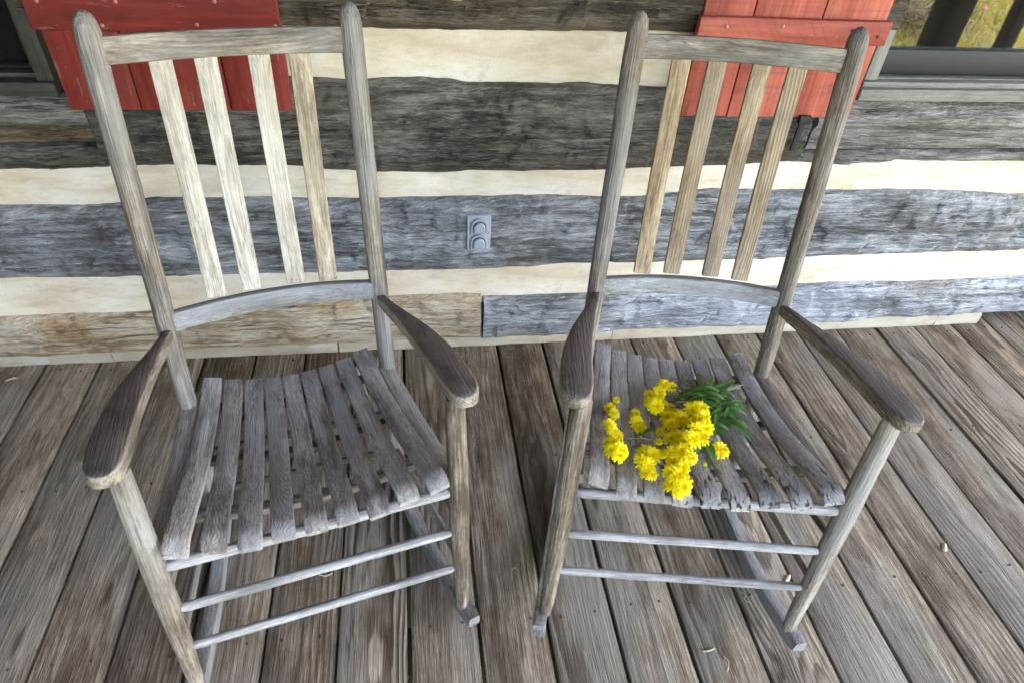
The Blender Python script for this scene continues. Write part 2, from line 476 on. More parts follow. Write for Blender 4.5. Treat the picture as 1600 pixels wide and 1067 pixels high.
# ------------------------------------------------------------------ ground, deck
def ground_mat():
    t = NT('yard_ground')
    P = t.obj()
    a = t.noise(P, .7, 6, .6)
    b = t.noise(P, 14, 5, .7)
    c = t.ramp(a, [(.3, (.10, .085, .045)), (.5, (.13, .14, .04)), (.7, (.20, .18, .06))])
    c = t.mix(t.m2('MULTIPLY', b, .6), c, (.22, .19, .10))
    return t.done(c, .95, t.bump(b, .6, .05), .1)
M_ground = ground_mat()
gm = mesh('ground', [(-600, -600, 0), (600, -600, 0), (600, 600, 0), (-600, 600, 0)], [(0, 1, 2, 3)], 0)
tag(link('ground', gm, M_ground, None, Matrix.Translation((0, 0, -.55))), kind='structure')

deck = empty('porch_deck', (0, 0, 0))
tag(deck, kind='structure')
BW, X0 = .146, .24896
JO = (-.036, -.47, -.902, -1.33, -1.77, -2.2)
nv, nf = [], []
for k in range(-14, 26):
    a, b = X0+k*BW, X0+(k+1)*BW
    g = .0026 + .0018*rnd.random()
    g2 = .0026 + .0018*rnd.random()
    dz = rnd.uniform(-.0016, .0012)
    tw = rnd.uniform(-.0012, .0012)
    ph = rnd.uniform(0, 6.28)
    bar('deck_board', ((a+g+b-g2)/2, .06, -.014+dz), ((a+g+b-g2)/2, -2.42+rnd.uniform(-.006, .006), -.014+dz), (b-g2)-(a+g), .028, M_deck, deck, c=.0028, segs=10,
        fn=lambda t, ph=ph, tw=tw: (.0006*math.sin(5*t+ph), tw*math.sin(7*t+ph)))
    for jy in JO:
        for s in (.27, .75):
            if rnd.random() < .2:
                continue
            cx, cy = a+BW*s+rnd.uniform(-.008, .008), jy+rnd.uniform(-.007, .007)
            i0 = len(nv)
            for q in range(8):
                nv.append((cx+.0027*math.cos(q*.785), cy+.0027*math.sin(q*.785), .0022+dz))
            for q in range(8):
                nv.append((cx+.0027*math.cos(q*.785), cy+.0027*math.sin(q*.785), -.004))
            nf.append(tuple(range(i0, i0+8)))
            nf += [(i0+q, i0+8+q, i0+8+(q+1) % 8, i0+(q+1) % 8) for q in range(8)]
tag(link('nail_heads', mesh('nail_heads', nv, nf, 0), M_screwdark, deck), kind='stuff')
for jy in JO:
    box('joist', (-1.8, jy-.02, -.18), (4.0, jy+.02, -.032), M_under, deck)

# ------------------------------------------------------------------ log wall
wallo = empty('log_wall', (0, 0, 0))
tag(wallo, 'hewn grey log wall with broad cream chinking behind the rocking chairs', 'wall')

def sculpt(name, x0, x1, top, bot, mat, out, seed, back=.06, step=.007, nz=30, ticks=0, checks=0, edge=.004, rough=1., y0=0., p=7., parent=wallo, hf=.008, facet=.22):
    nx = max(3, int((x1-x0)/step))
    xs = np.linspace(x0, x1, nx)
    tp = np.interp(xs, [q[0] for q in top], [q[1] for q in top])
    bt = np.interp(xs, [q[0] for q in bot], [q[1] for q in bot])
    def sm(a):
        k = np.hanning(9); k /= k.sum()
        return np.convolve(np.pad(a, 4, mode='edge'), k, 'valid')
    tp, bt = sm(tp), sm(bt)
    tp = tp + edge*fbm(xs*14, xs*0+1.5, seed, 4)
    bt = bt + edge*fbm(xs*14, xs*0+7.5, seed+3, 4)
    v = np.linspace(0, 1, nz)
    v = v*v*(3-2*v)*.5+v*.5
    X, V = np.meshgrid(xs, v)
    Z = bt[None]*(1-V)+tp[None]*V
    s = np.abs(2*V-1)
    prof = np.where(s > .999, 0, (1-s**p))
    y = -out*prof
    y -= rough*(.010*fbm(X*2.5, Z*5, seed+5, 3) + hf*fbm(X*9, Z*45, seed+8, 4))*prof
    if facet:
        cw_, ch_ = .075, .085
        gi, gj = np.floor(X/cw_), np.floor(Z/ch_)
        best = np.full(X.shape, 1e9); off_ = np.zeros_like(X)
        for di in (-1, 0, 1):
            for dj in (-1, 0, 1):
                rs = np.vectorize(lambda a, b: ((int(a)*73856093) ^ (int(b)*19349663) ^ (seed*83492791)) & 0xffff)((gi+di), (gj+dj))
                r1, r2, r3, r4 = (rs % 251)/251., (rs % 239)/239., (rs % 227)/227.-.5, (rs % 211)/211.-.5
                px_, pz_ = (gi+di+r1)*cw_, (gj+dj+r2)*ch_
                d_ = ((X-px_)/cw_)**2+((Z-pz_)/ch_)**2
                m = d_ < best
                best = np.where(m, d_, best)
                off_ = np.where(m, facet*(r3*(X-px_)*1.2+r4*(Z-pz_))+facet*.02*(r1-.5), off_)
        y += off_*prof
    mark = np.zeros_like(X)
    rg = random.Random(seed)
    H = float(np.mean(tp-bt))
    for _ in range(ticks):
        cx, cz = rg.uniform(x0, x1), float(np.mean(bt))+H*rg.uniform(.05, .95)
        ln, tl, dp = rg.uniform(.010, .032), rg.uniform(-.5, .5), rg.uniform(.3, 1.)
        wd = rg.uniform(.0045, .008)
        m = (np.abs(X-cx) < .06) & (np.abs(Z-cz) < .05)
        g = np.exp(-((X-cx-tl*(Z-cz))/wd)**2)*np.clip(1-((Z-cz)/ln)**2, 0, 1)*m
        y += .004*dp*g*prof
        # hewing scallop beside the cut
        y += .0025*np.exp(-((X-cx-.02)/.02)**2)*np.clip(1-((Z-cz)/(ln*1.6))**2, 0, 1)*m*prof
        mark = np.maximum(mark, np.clip(g*dp*1.3, 0, 1))
    for _ in range(checks):
        cx, cz = rg.uniform(x0, x1), float(np.mean(bt))+H*rg.uniform(.12, .88)
        ln, sl, dp = rg.uniform(.06, .35), rg.uniform(-.04, .05), rg.uniform(.35, 1.)
        zc = cz+sl*(X-cx)+.006*fbm(X*16, X*0+cz*50, seed+31, 3)
        g = np.exp(-((Z-zc)/.0026)**2)*np.clip(1-((X-cx)/ln)**2, 0, 1)
        y += .006*dp*g*prof
        mark = np.maximum(mark, g*dp)
    y = y+y0
    n = nz*nx
    co = np.stack([X, y, Z], -1).reshape(-1, 3)
    # back edge row for thickness
    bk0 = np.stack([xs, np.full(nx, y0+back), bt], -1)
    bk1 = np.stack([xs, np.full(nx, y0+back), tp], -1)
    allv = np.concatenate([co, bk0, bk1])
    idx = np.arange(n).reshape(nz, nx)
    a, b_, c_, d = idx[:-1, :-1].ravel(), idx[:-1, 1:].ravel(), idx[1:, 1:].ravel(), idx[1:, :-1].ravel()
    F = np.stack([a, b_, c_, d], 1).tolist()
    B0, B1 = n, n+nx
    for i in range(nx-1):
        F.append((B0+i, B0+i+1, int(idx[0, i+1]), int(idx[0, i])))
        F.append((int(idx[-1, i]), int(idx[-1, i+1]), B1+i+1, B1+i))
        F.append((B0+i+1, B0+i, B1+i, B1+i+1))
    F.append([int(k) for k in idx[:, 0]][::-1] + [B0, B1][0:1] + [B1])
    F.append([int(k) for k in idx[:, -1]] + [B1+nx-1, B0+nx-1])
    cen = np.array([(x0+x1)/2, 0, float(np.mean((tp+bt)/2))])
    me = mesh(name, (allv-cen).tolist(), F, 60)
    at = me.attributes.new('mark', 'FLOAT', 'POINT')
    at.data.foreach_set('value', np.concatenate([mark.ravel(), np.zeros(2*nx)]).astype(np.float32))
    return link(name, me, mat, parent, Matrix.Translation(Vector(cen)))

LX, RX = -2.2, 4.0
topC = [(LX, 1.16), (RX, 1.165)]
botC = [(LX, .93), (-.26, .935), (-.1, .933), (.243, .935), (.606, .94), (RX, .94)]
sculpt('log', -.765, 1.175, topC, botC, M_logC, .036, 11, ticks=26, checks=8)
A_top = [(-.76, .824), (-.208, .826), (-.12, .818), (-.093, .821), (.0, .828), (.05, .827), (.098, .825), (.143, .816), (.406, .818), (.626, .809), (1.03, .812)]
A_bot = [(-1.0, .609), (-.945, .609), (-.665, .614), (-.281, .611), (-.206, .600), (-.096, .593), (.081, .588), (.120, .589), (.163, .594), (.264, .590), (.521, .593), (.626, .598), (.934, .607), (1.044, .614), (1.201, .605), (1.312, .62), (1.765, .61), (RX, .61)]
sculpt('log', -.70, 1.038, A_top, A_bot, M_logA, .036, 23, ticks=34, checks=10)
sculpt('log', 1.030, RX-1.2, [(1.0, .653), (1.2, .655), (1.6, .650), (RX, .653)], A_bot, M_timber, .020, 29, ticks=8, checks=3, nz=12)
sculpt('log', -2.0, -.703, [(LX, .670), (-.9, .673), (-.70, .676)], [(LX, .605)]+A_bot, M_logA, .026, 37, ticks=6, checks=3, nz=14)
sculpt('log', -2.0, -.703, [(LX, .720), (-.9, .719), (-.70, .720)], [(LX, .672), (-.9, .675), (-.7, .678)], M_timberbrown, .030, 41, ticks=2, checks=2, nz=14)
B_top = [(LX, .512), (-.985, .509), (-.828, .507), (-.709, .512), (-.631, .525), (-.496, .523), (-.263, .518), (-.07, .515), (.268, .519), (.39, .518), (.626, .508), (.74, .522), (.843, .533), (1.0, .525), (1.175, .523), (1.356, .525), (1.6, .515), (1.835, .499), (RX, .50)]
B_bot = [(LX, .303), (-1.067, .303), (-.868, .298), (-.726, .297), (-.497, .295), (-.259, .291), (-.137, .291), (.207, .291), (.34, .292), (.432, .301), (.667, .294), (1.011, .297), (1.502, .303), (1.958, .305), (RX, .305)]
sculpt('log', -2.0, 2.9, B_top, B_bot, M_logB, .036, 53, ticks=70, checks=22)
SL_top = [(LX, .175), (-1.12, .172), (-.729, .170), (-.145, .196), (.096, .201), (.195, .195)]
SL_bot = [(LX, .04), (-1.169, .040), (-.291, .034), (.195, .035)]
sculpt('log', -2.0, .193, SL_top, SL_bot, M_sillL, .028, 61, ticks=10, checks=16, facet=.12)
SR_top = [(.2, .187), (.485, .183), (1.109, .187), (1.326, .196), (1.626, .188), (2.024, .199), (RX, .2)]
SR_bot = [(.2, .032), (.504, .029), (.715, .040), (1.182, .035), (1.575, .048), (1.969, .046), (RX, .046)]
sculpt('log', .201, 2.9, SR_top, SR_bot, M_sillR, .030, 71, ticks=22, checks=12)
# chinking strips
def chink(x0, x1, zt, zb, y0, seed):
    sculpt('chinking', x0, x1, [(x0, zt), (x1, zt)], [(x0, zb), (x1, zb)], M_chink, .006, seed, step=.02, nz=14, edge=.0, rough=.55, y0=y0, p=3., hf=.010, facet=0.)
chink(-.77, 1.18, .945, .80, .012, 81)
chink(-2.0, 2.9, .635, .49, .011, 83)
chink(-2.0, 2.9, .315, .16, .009, 87)
# foot strip of mortar, ends short on the right
for q, (a, b, h) in enumerate([(-2.0, -1.05, .042), (-1.048, -.88, .040), (-.878, -.24, .041), (-.236, -.10, .038), (-.097, .62, .040), (.622, 1.30, .044), (1.302, 1.78, .049), (1.782, 1.95, .052)]):
    sculpt('foot_mortar', a, b, [(a, h), (b, h)], [(a, -.004), (b, -.004)], M_foot if b < .1 else M_footpale, .008, 91+q, step=.012, nz=8, edge=.003, rough=.5, y0=-.002, p=5., facet=0.)
# upper courses outside the picture and the backing behind everything
for q, (zt, zb) in enumerate([(1.50, 1.28), (1.85, 1.62), (2.2, 1.97), (2.55, 2.32)]):
    sculpt('log', -.77 if q < 2 else -2.2, 1.18 if q < 2 else RX, [(-3, zt), (5, zt)], [(-3, zb), (5, zb)], M_logC, .03, 101+q, step=.03, nz=12)
    chink(-.77 if q < 2 else -2.2, 1.18 if q < 2 else RX, zb+.01, zb-.13, .006, 111+q)
box('foundation', (-6, .085, -.7), (RX+4, .6, -.03), M_dark, wallo)
box('backing', (-.70, .075, -.1), (1.155, .20, 2.6), M_dark, wallo)
box('backing', (-2.2, .075, -.1), (-.702, .20, .72), M_dark, wallo)
box('backing', (1.157, .075, -.1), (RX, .20, .72), M_dark, wallo)
box('backing', (-2.2, .075, 1.90), (-.702, .20, 2.6), M_dark, wallo)
box('backing', (1.157, .075, 1.90), (RX, .20, 2.6), M_dark, wallo)
# ends beyond the picture: closing logs
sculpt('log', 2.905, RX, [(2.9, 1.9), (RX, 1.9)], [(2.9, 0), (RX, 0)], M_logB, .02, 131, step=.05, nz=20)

# unseen board wall, added to block light from the left
ew = empty('light_block_wall', (-2.03, -1.2, 0))
tag(ew, 'unseen brown board wall added to block light from the left', 'wall')
for k in range(13):
    bar('wall_board', (-2.03, -.04-k*.2, .002), (-2.03, -.04-k*.2, 2.55), .03, .197, M_under, ew, hint=(0, -1, 0))

# ------------------------------------------------------------------ windows
def window(name, xa, xb, label, mat, left):
    w = empty(name, ((xa+xb)/2, 0, .78))
    tag(w, label, 'window')
    zb, zt = .776, 1.88
    cw = .036
    if left:
        # inner edge (towards the shutter) is xb
        bar('casing', (xa, -.006, .802), (xb, -.006, .802), .05, .030, mat, w, c=.002)
        bar('casing', (xa, .012, .8225), (xb-cw, .012, .8225), .03, .010, mat, w, c=.002)
    else:
        bar('casing', (xa, -.006, .806), (xb, -.006, .806), .05, .030, mat, w, c=.003)
        bar('casing', (xa+.004, .004, .8295), (xb-.004, .004, .8295), .05, .016, mat, w, c=.004)
        bar('casing', (xa+.006, .012, .8400), (xb-.006, .012, .8400), .03, .0045, mat, w, c=.003)
    z1 = .8265 if left else .8425
    bar('casing', (xa+cw/2, -.002, z1 if not left else .818), (xa+cw/2, -.002, zt), cw, .045, mat, w, c=.004, hint=(0, -1, 0))
    bar('casing', (xb-cw/2, -.002, z1 if not left else .818), (xb-cw/2, -.002, zt), cw, .045, mat, w, c=.004, hint=(0, -1, 0))
    bar('casing', (xa, -.002, zt+.03), (xb, -.002, zt+.03), .05, .058, mat, w, c=.003)
    ia, ib = xa+cw+.001, xb-cw-.001
    s0 = .8425 if not left else .828
    sb = .904 if not left else .842
    bar('sash', (ia, .036, (s0+sb)/2), (ib, .036, (s0+sb)/2), .030, sb-s0, M_sash, w, c=.004)
    for xx in (ia+.011, ib-.011):
        bar('sash', (xx, .036, sb+.001), (xx, .036, zt-.001), .022, .030, M_sash, w, c=.003, hint=(0, -1, 0))
    v = [(ia+.020, .036, sb-.004), (ib-.020, .036, sb-.004), (ib-.020, .036, zt), (ia+.020, .036, zt)]
    v += [(p[0], .040, p[2]) for p in v]
    f = [(0, 1, 2, 3), (7, 6, 5, 4), (0, 4, 5, 1), (1, 5, 6, 2), (2, 6, 7, 3), (3, 7, 4, 0)]
    link('pane', mesh('pane', v, f, 0), M_glass, w)
    if left:
        vv = [(p[0], .012 if i_ < 4 else .0135, p[2]) for i_, p in enumerate(v)]
        link('insect_screen', mesh('insect_screen', vv, f, 0), M_screen, w)
    # dim room behind the glass
    d = 1.2
    v = [(xa, .21, .72), (xb, .21, .72), (xb, .21, 1.9), (xa, .21, 1.9), (xa, d, .72), (xb, d, .72), (xb, d, 1.9), (xa, d, 1.9)]
    f = [(4, 5, 6, 7), (0, 4, 7, 3), (1, 2, 6, 5), (0, 1, 5, 4), (3, 7, 6, 2)]
    link('room_lining', mesh('room_lining', v, f, 0), M_dark, w)
    return w

wr = window('window', 1.142, 2.30, 'grey framed window reflecting sunlit grass, beside the weathered shutter', M_casing, False)
wl = window('window', -1.90, -.745, 'dark framed window, its glass almost black, beside the screwed red shutter', M_casingL, True)
# sill timber of the right window: sawn sloping top, rounded nose, hewn face
def ledge(name, x0, x1, pts, mat, parent, seed):
    n = max(4, int((x1-x0)/.02))
    xs = np.linspace(x0, x1, n)
    rg = np.random.RandomState(seed)
    v, f = [], []
    m = len(pts)
    for x in xs:
        j = .0022*float(fbm(np.array([x*6.]), np.array([seed*1.]), seed, 3)[0])
        for i, (yy, z) in enumerate(pts):
            v.append((x-(x0+x1)/2, yy+j*(1 if i not in (0, m-1) else 0), z+.6*j))
    for i in range(n-1):
        for k in range(m-1):
            a = i*m+k
            f.append((a, a+1, a+m+1, a+m))
        f.append((i*m+m-1, i*m, (i+1)*m, (i+1)*m+m-1))
    f.append(tuple(range(m)))
    f.append(tuple(reversed(range((n-1)*m, n*m))))
    me = mesh(name, v, f, 35)
    return link(name, me, mat, parent, Matrix.Translation(((x0+x1)/2, 0, 0)))
ledge('window_sill', 1.045, 2.5, [(.05, .789), (-.008, .787), (-.040, .752), (-.0455, .745), (-.047, .736), (-.043, .728), (-.036, .722), (-.032, .705), (-.031, .672), (-.029, .664), (-.020, .658), (.05, .658)], M_timber, wr, 5)
ledge('window_sill', -1.99, -.703, [(.05, .785), (-.010, .784), (-.034, .772), (-.037, .750), (-.035, .730), (-.028, .723), (.05, .723)], M_timber, wl, 6)
# small black upright and crosspiece where the sill timber meets the long log
br = empty('black_two_bar', (1.0, -.03, .66))
tag(br, 'small black two-piece shape under the corner of the weathered shutter', 'bracket')
bar('black_upright', (.993, -.056, .668), (.994, -.056, .744), .018, .007, M_flatblack, br, c=.002, hint=(0, -1, 0))
bar('black_crosspiece', (.979, -.060, .754), (1.010, -.060, .754), .010, .022, M_flatblack, br, c=.003)

# ------------------------------------------------------------------ shutters
def shutter(name, label, boards, batten, zb, zt, bx0, bx1, screws, M_red):
    s = empty(name, ((bx0+bx1)/2, -.03, zb))
    tag(s, label, 'shutter', 'shutters beside the windows')
    for i, (a, b) in enumerate(boards):
        bar('board', ((a+b)/2, -.0415, zb+rnd.uniform(-.002, .002)), ((a+b)/2, -.0415, zt), b-a, .019, M_red, s, c=.0022, hint=(0, -1, 0), segs=6,
            fn=lambda t, i=i: (.0005*math.sin(9*t+i), .0008*math.sin(5*t+2*i)))
    for j, (z0, z1) in enumerate(batten):
        bar('batten', (bx0, -.0605, (z0+z1)/2), (bx1, -.0605, (z0+z1)/2), .0185, z1-z0, M_red, s, c=.003, segs=8, fn=lambda t: (.0006*math.sin(8*t), .0008*math.sin(6*t)))
    for (x, z, on, dk) in screws:
        y = -.0705 if on else -.0515
        prof = [(0, .0042), (.4, .0042), (.8, .0034), (1, .0012)]
        rod('screw', (x, y+.001, z), (x, y-.0016, z), prof, M_screwdark if dk else M_screw, s, 10, wob=0)
    return s
shutter('shutter', 'smooth red board shutter with a row of screws, behind the pale slatted rocker',
        [(-.721, -.5775), (-.5750, -.3895), (-.387, -.256)], [(.934, 1.045), (1.62, 1.74)], .766, 1.92, -.729, -.252,
        [(-.701, .989, 1, 0), (-.558, .991, 1, 0), (-.596, .946, 1, 0), (-.415, .952, 1, 0), (-.372, .996, 1, 0), (-.262, .952, 1, 0), (-.705, .896, 0, 1)], M_red)
shutter('shutter', 'faded red shutter, brighter light put into its colour, with a rough sawn batten, behind the rocker holding flowers',
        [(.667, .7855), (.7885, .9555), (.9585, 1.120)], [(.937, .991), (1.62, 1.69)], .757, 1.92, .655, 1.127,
        [(.720, .972, 1, 0), (.855, .976, 1, 0), (1.03, .970, 1, 1), (1.10, .958, 1, 1)], M_redfadelit)

# ------------------------------------------------------------------ outlet cover
ou = empty('outlet_cover', (.176, -.03, .38))
tag(ou, 'grey weatherproof double outlet cover on the log between the chairs', 'outlet')
bar('plate', (.176, -.036, .380), (.176, -.036, .487), .066, .020, M_metal, ou, c=.004, hint=(0, -1, 0))
def lid(r, y0, y1, k=.9):
    pts = [(r*math.cos(a), r*math.sin(a)) for a in np.linspace(0, math.pi, 17)]
    pts += [(-r, -r*.95), (r, -r*.95)]
    n = len(pts)
    v = [(p[0], y0, p[1]) for p in pts] + [(p[0], (y0+y1*2)/3, p[1]) for p in pts] + [(p[0]*k, y1, p[1]*k) for p in pts]
    f = []
    for a in (0, n):
        f += [(a+i, a+i+n, a+(i+1) % n+n, a+(i+1) % n) for i in range(n)]
    f.append(tuple(range(2*n, 3*n))[::-1])
    return mesh('lid', v, f, 40)
for zc in (.4565, .4085):
    hd = link('lid', lid(.0235, -.044, -.054, .93), M_metal, ou, Matrix.Translation((.177, 0, zc)))
    link('lid_groove', lid(.0175, -.0535, -.0545, 1.), M_sash, hd, Matrix.Translation((.177, 0, zc-.001)))
    link('lid_dome', lid(.0155, -.053, -.061, .8), M_metal, hd, Matrix.Translation((.177, 0, zc-.002)))
rod('cover_screw', (.2, -.045, .4335), (.2, -.0485, .4335), [(0, .003), (.6, .003), (1, .002)], M_sash, ou, 10, wob=0)
rod('hinge_pin', (.147, -.049, .386), (.147, -.049, .482), [(0, .0035), (1, .0035)], M_metal, ou, 10, wob=0)

# ------------------------------------------------------------------ rocking chairs
G = dict(pbx=.194, pby=.153, pbz=.388, ptx=.198, pty=.311, ptz=1.063)
ARM = [(-.2270, .2600, .2500), (-.2235, .2680, .2430), (-.2160, .2750, .2375), (-.2020, .2805, .2325), (-.180, .2835, .2295), (-.150, .2835, .2275), (-.11, .2810, .2260), (-.07, .2760, .2235), (-.03, .2680, .2195), (.01, .2585, .2150), (.045, .2470, .2105), (.08, .2345, .2060), (.11, .2240, .2010), (.145, .2140, .1950), (.178, .2075, .1905)]

def chair(label, tx, ty, rz, kx, ky, mats, seed, frayed=None, spread=(0., 0.)):
    root = empty('rocking_chair', (tx, ty, 0), rz)
    tag(root, label, 'rocking chair', 'wooden rocking chairs on the porch')
    co, si = math.cos(rz), math.sin(rz)
    def W(p):
        x, y, z = p[0]+kx*p[2], p[1]+ky*p[2], p[2]
        return Vector((co*x-si*y+tx, si*x+co*y+ty, z))
    def D(d):
        return Vector((co*d[0]-si*d[1], si*d[0]+co*d[1], d[2]))
    fwd = D((0, -1, 0))
    def post(s, t):
        return (s*(G['pbx']+(G['ptx']-G['pbx'])*t), G['pby']+(G['pty']-G['pby'])*t, G['pbz']+(G['ptz']-G['pbz'])*t)
    for s in (-1, 1):
        top = post(s, 1.012)
        bot = post(s, -.485)
        bot = (s*.2005, bot[1], .052)
        prof = dense([(0, .0125), (.04, .0150), (.25, .0172), (.45, .0178), (.75, .0188), (.93, .0196), (.968, .0190)], 26)
        prof += [(.980, .0178), (.988, .0155), (.9945, .0118), (.9985, .0065), (1, .0015)]
        rod('back_post', W(bot), W(top), prof, M_post, root, 20, seed+s, wob=.0004)
    # rails between the posts
    def rail(nm, t, h, w, bow, mat, arch=0.):
        a, b = post(-1, t), post(1, t)
        tilt = Vector((0, G['pty']-G['pby'], G['ptz']-G['pbz'])).normalized()
        bar(nm, W(a), W(b), w, h, mat, root, c=.005, hint=D((0, tilt.y, tilt.z)), segs=18, fn=lambda u: (bow*(1-(2*u-1)**2), arch*(1-(2*u-1)**2)))
    rail('top_rail', .928, .042, .019, .014, mats['rail'], .004)
    rail('lower_rail', .258, .038, .024, .030, mats['lrail'], .004)
    # back slats
    for i, (xt, xb) in enumerate([(-.108, -.105), (-.0405, -.0405), (.0425, .0425), (.108, .104)]):
        tb, tt = .288, .905
        a, b = post(1, tb), post(1, tt)
        fa = .030*(1-(xb/.19)**2)
        fb = .014*(1-(xt/.19)**2)
        A = (xb, a[1]+fa+.001, a[2]+.002)
        B = (xt, b[1]+fb, b[2])
        bar('back_slat', W(A), W(B), .0355, .010, mats['back'][i], root, c=.0025, hint=fwd, segs=16, fn=lambda u: (0, -.010*(1-(2*u-1)**2)))
    # front legs
    lb, lt = (.2490, -.270, .078), (.244, -.194, .612)
    def leg(s, t):
        sp = spread[0 if s < 0 else 1]
        return (s*(lb[0]+(lt[0]+sp-lb[0])*t), lb[1]+(lt[1]-lb[1])*t, lb[2]+(lt[2]-lb[2])*t)
    for s in (-1, 1):
        prof = dense([(0, .0105), (.03, .0125), (.08, .0140), (.2, .0155), (.45, .0185), (.62, .0190), (.85, .0175), (1, .0160)], 26)
        rod('front_leg', W(leg(s, 0)), W(leg(s, 1)), prof, M_post, root, 20, seed+10+s, wob=.0004)
    def ft(z):
        return (z-lb[2])/(lt[2]-lb[2])
    for z, r in ((.205, .0082), (.305, .0085), (.407, .0100)):
        a, b = leg(-1, ft(z)), leg(1, ft(z))
        pr = [(0, .006), (.032, .0062), (.04, r*.9), (.06, r)] + [(.06+.88*i/12, r) for i in range(1, 13)] + [(.96, r*.9), (.968, .0062), (1, .006)]
        rod('front_rung', W(a), W(b), pr, M_rung, root, 16, seed+int(z*100), wob=.0003)
    # side and rear rungs
    for s in (-1, 1):
        for zf, zr in ((.225, .175), (.335, .27)):
            a = leg(s, ft(zf))
            b = (s*.197, .105+(zr-.175)*.23, zr)
            rod('side_rung', W(a), W(b), [(0, .0062)]+[(.03+.94*i/8, .0082) for i in range(9)]+[(1, .0062)], M_post, root, 14, seed+30, wob=.0003)
    for z in (.17, .27):
        rod('rear_rung', W((-.197, .103+(z-.17)*.23, z)), W((.197, .103+(z-.17)*.23, z)), [(0, .0062)]+[(.03+.94*i/8, .0082) for i in range(9)]+[(1, .0062)], M_under, root, 14, seed+31, wob=.0003)
    # seat side rails
    for s in (-1, 1):
        bar('seat_rail', W((s*.197, .150, .372)), W((s*.238, -.205, .418)), .032, .034, mats['seatrail'], root, c=.004, segs=10, fn=lambda u: (0, -.010*math.sin(math.pi*u)))
    # cross supports, dished like the seat
    for q_, (y, z, x) in enumerate(((-.125, .370, .216), (.03, .330, .20), (.185, .318, .185))):
        bar('seat_support', W((-x, y, z+.026)), W((x, y, z+.026)), .018 if q_ else .022, .016, M_post if q_ == 0 else M_under, root, c=.003, segs=18, fn=lambda u: (0, -.036*(1-(2*u-1)**2)))
    # nine seat slats
    prf = [(.218, .352), (.17, .350), (.11, .352), (.05, .358), (-.02, .370), (-.09, .389), (-.15, .410), (-.195, .425), (-.222, .431), (-.238, .430), (-.249, .4245)]
    ys = np.array([p[0] for p in prf][::-1]); zs = np.array([p[1] for p in prf][::-1])
    yy = np.concatenate([np.linspace(.216, -.2, 20), np.linspace(-.21, -.2495, 7)])
    zz = np.interp(yy, ys, zs)
    for k in range(3):
        zz[1:-1] = .25*zz[:-2]+.5*zz[1:-1]+.25*zz[2:]
    rg = random.Random(seed+77)
    for i in range(9):
        u = (i-4)/4
        xr, xf = u*.152, u*.204
        lift = .033*u*u + rg.uniform(-.0012, .0012)
        yext = rg.uniform(-.004, .004)
        A, B = Vector((xr, .216, .352+lift)), Vector((xf, -.25, .4245+lift))
        Mw, L = frame(W(A), W(B), (0, 0, 1))
        Mi = Mw.inverted()
        secs = []
        roll = u*.16
        for j, (y, z) in enumerate(zip(yy, zz)):
            t = (.216-y)/.466
            p = W((xr+(xf-xr)*t, y+(yext*t), z+lift*1.0))
            q = Mi @ p
            e = .001 if j in (0, len(yy)-1) else 0
            sec = []
            for a, b in rect(.0358-2*e+.001*t, .0098-2*e, .0022):
                sec.append((q.y+a, q.z+b+a*math.tan(roll)*(1 if True else 0)))
            secs.append((q.x, sec))
        v, f = sweep(secs)
        link('seat_slat', mesh('seat_slat', v, f), M_seat_worn if (mats.get('worn') and i > 2) else M_seat, root, Mw)
    # arms
    sl = (.639-.5562)/(-.2267-.1925)
    for s in (-1, 1):
        A = W((s*.24, -.227, .5562+sl*(-.227-.1925)-.0125))
        B = W((s*.24, .178, .5562+sl*(.178-.1925)-.0125))
        Mw, L = frame(A, B, (0, 0, 1))
        Mi = Mw.inverted()
        secs = []
        for j, (y, o, i_) in enumerate(ARM):
            g_ = spread[0 if s < 0 else 1]*(.19-y)/.41
            o, i_ = o+g_*1.15, i_+g_
            a = Mi @ W((s*o, y, .5562+sl*(y-.1925)-.0125))
            b = Mi @ W((s*i_, y, .5562+sl*(y-.1925)-.0125))
            w = abs(a.y-b.y)
            th = .026 if j > 2 else (.016, .0215, .0245)[j]
            if j == len(ARM)-1: th = .022
            cy, cz = (a.y+b.y)/2, (a.z+b.z)/2
            secs.append(((a.x+b.x)/2, [(cy+p, cz+q) for p, q in rect(w, th, .0045)]))
        v, f = sweep(secs)
        link('armrest', mesh('armrest', v, f, 50), M_arm, root, Mw)
    # rockers
    for s in (-1, 1):
        Mw, L = frame(W((s*.261, -.305, .04)), W((s*.158, .44, .04)), (0, 0, 1))
        Mi = Mw.inverted()
        secs = []
        for j in range(31):
            t = j/30
            y = -.308+.748*t
            x = .2625-.104*t
            zb = (y-.02)**2/(2*.83)
            q = Mi @ W((s*x, y-(.012*0), zb))
            h = .034
            e = .002 if j in (0, 30) else 0
            secs.append((q.x, [(q.y+a, q.z+h/2+b) for a, b in rect(.027-2*e, h-2*e, .003)]))
        v, f = sweep(secs)
        rk = link('rocker', mesh('rocker', v, f), M_rocker, root, Mw)
        if frayed == s:
            fv, ff = [], []
            q = W((s*.2625, -.308, (.328**2)/1.66))
            for k in range(9):
                ax = -.0122+.0030*k
                ln = rg.uniform(.004, .011)
                i0 = len(fv)
                for (dx, dz_) in ((0, .004), (.0022, .004), (.0022, .030), (0, .030)):
                    fv.append(q+D((ax+dx, .003, dz_)))
                for (dx, dz_) in ((.0006, .006), (.0016, .006), (.0016, .027), (.0006, .027)):
                    fv.append(q+D((ax+dx, -ln, dz_-.004)))
                ff += [(i0, i0+1, i0+5, i0+4), (i0+1, i0+2, i0+6, i0+5), (i0+2, i0+3, i0+7, i0+6), (i0+3, i0, i0+4, i0+7), (i0+4, i0+5, i0+6, i0+7)]
            link('splintered_tip', mesh('splintered_tip', fv, ff, 0), M_rung, rk)
    return root, W

